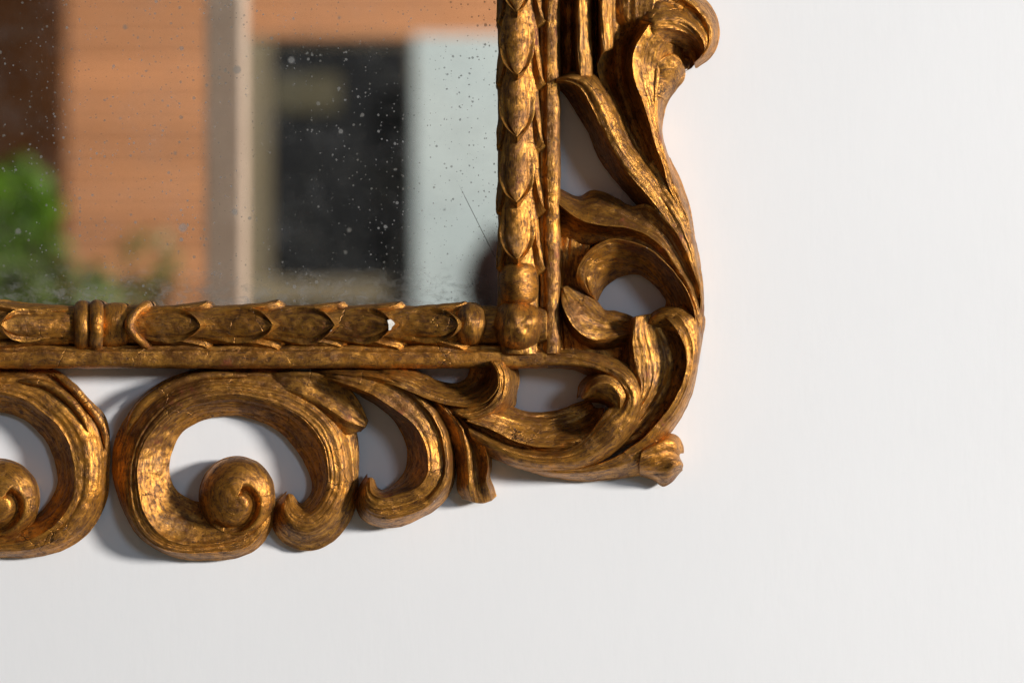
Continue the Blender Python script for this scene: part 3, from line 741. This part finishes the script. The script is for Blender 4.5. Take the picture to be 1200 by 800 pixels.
rbox('sill', 284, 328, 500, 356, FD - 0.10, FD + 0.05, CREAM, win, 0.004)
rbox('blind', 320, 88, 398, 130, FD + 0.00, FD + 0.025, BLIND, win)
col = rbox('white_pillar', 484, 40, 640, 420, FD - 0.35, FD - 0.15, WHITE, None, 0.01)
tag(col, 'white pillar reflected beside the dark window', 'pillar')
dp = rbox('dark_post', -160, -600, 64, 700, FD - 0.25, FD - 0.05, DARKW, None, 0.01)
tag(dp, 'dark brown timber post at left of the reflection', 'post')
pp = rbox('pale_post', 240, -400, 284, 900, 1.3, 1.36, POST, None, 0.004)
tag(pp, 'slim pale upright post reflected between boards and window', 'post')

def shrub(px, py, d, r, n, mat, label, leaf=0.05, sq=1.0):
    c = refl(px, py, d); rnd = random.Random(int(px * 7 + py)); V = []; F = []
    for k in range(n):
        while True:
            v = Vector((rnd.uniform(-1, 1), rnd.uniform(-1, 1), rnd.uniform(-1, 1)))
            if v.length < 1: break
        v = v.normalized() * (v.length ** 0.5) * r * rnd.uniform(0.7, 1.1); v.z *= sq
        p = Vector(c) + v
        a = Vector((rnd.gauss(0, 1), rnd.gauss(0, 1), rnd.gauss(0, 1))).normalized() * leaf
        b = a.cross(Vector((rnd.gauss(0, 1), rnd.gauss(0, 1), rnd.gauss(0, 1)))).normalized() * leaf * 0.45
        i = len(V); V += [p - a, p + b, p + a, p - b]; F.append((i, i+1, i+2, i+3))
    root = bpy.data.objects.new('shrub', None); COL.objects.link(root); root.location = (c[0], c[1], 0)
    V = [v - Vector((c[0], c[1], 0)) for v in V]
    mesh_obj('foliage', V, F, mat, root, sharp=None)
    st = []; sf = []
    for k in range(7):
        a = k * 0.9; i = len(st)
        tip = Vector((math.cos(a) * r * 0.5, math.sin(a) * r * 0.5, c[2]))
        for q in range(5):
            st.append((0.02 * math.cos(q * 1.2566) + 0.03 * math.cos(a), 0.02 * math.sin(q * 1.2566) + 0.03 * math.sin(a), 0))
        for q in range(5): st.append((tip.x + 0.006 * math.cos(q * 1.2566), tip.y + 0.006 * math.sin(q * 1.2566), tip.z))
        for q in range(5): sf.append((i + q, i + (q+1) % 5, i + 5 + (q+1) % 5, i + 5 + q))
    mesh_obj('stem', st, sf, DARKW, root, sharp=None)
    tag(root, label, 'shrub', 'shrubs reflected in the glass')
    return root
G1 = leafmat('bright_leaves', (0.055, 0.13, 0.003), (0.10, 0.21, 0.006))
G2 = leafmat('dull_leaves', (0.07, 0.12, 0.02), (0.13, 0.16, 0.04))
shrub(14, 258, FD - 0.8, 0.15, 330, G1, 'bright green shrub at left edge of the reflection', 0.035, 1.1)
shrub(50, 356, FD - 1.0, 0.24, 420, G2, 'low dull green shrub along bottom left of the glass', 0.035, 0.55)
shrub(172, 318, FD - 0.7, 0.12, 75, G2, 'small olive shrub in front of the orange boards', 0.03, 1.0)

def lathe(name, c, prof, mat, parent=None, seg=28):
    V = []; F = []
    for r, z in prof:
        for k in range(seg):
            a = 2 * math.pi * k / seg; V.append((c[0] + r * math.cos(a), c[1] + r * math.sin(a), c[2] + z))
    for i in range(len(prof) - 1):
        for k in range(seg):
            k2 = (k + 1) % seg; F.append((i*seg+k, i*seg+k2, (i+1)*seg+k2, (i+1)*seg+k))
    return mesh_obj(name, V, F, mat, parent, sharp=40)
UR = plain('dark_smudge_tone', (0.012, 0.006, 0.005), (0.025, 0.010, 0.009), 9, 0.45, 0.1)
uc = refl(608, 336, FD - 1.0)  # invented pot-like form standing in for an unidentified dark smudge
ur = lathe('smudge_shape', (uc[0], uc[1], 0.0), [(0.0, 0), (0.15, 0), (0.15, 0.03), (0.08, 0.10), (0.06, 0.9), (0.07, uc[2] - 0.25), (0.13, uc[2] - 0.1), (0.15, uc[2] + 0.0), (0.13, uc[2] + 0.08), (0.09, uc[2] + 0.13), (0.10, uc[2] + 0.15), (0.08, uc[2] + 0.15), (0.07, uc[2] + 0.05), (0, uc[2])], UR)
tag(ur, 'dark reddish shape added for the smudge at lower right of the reflection', 'smudge_shape')
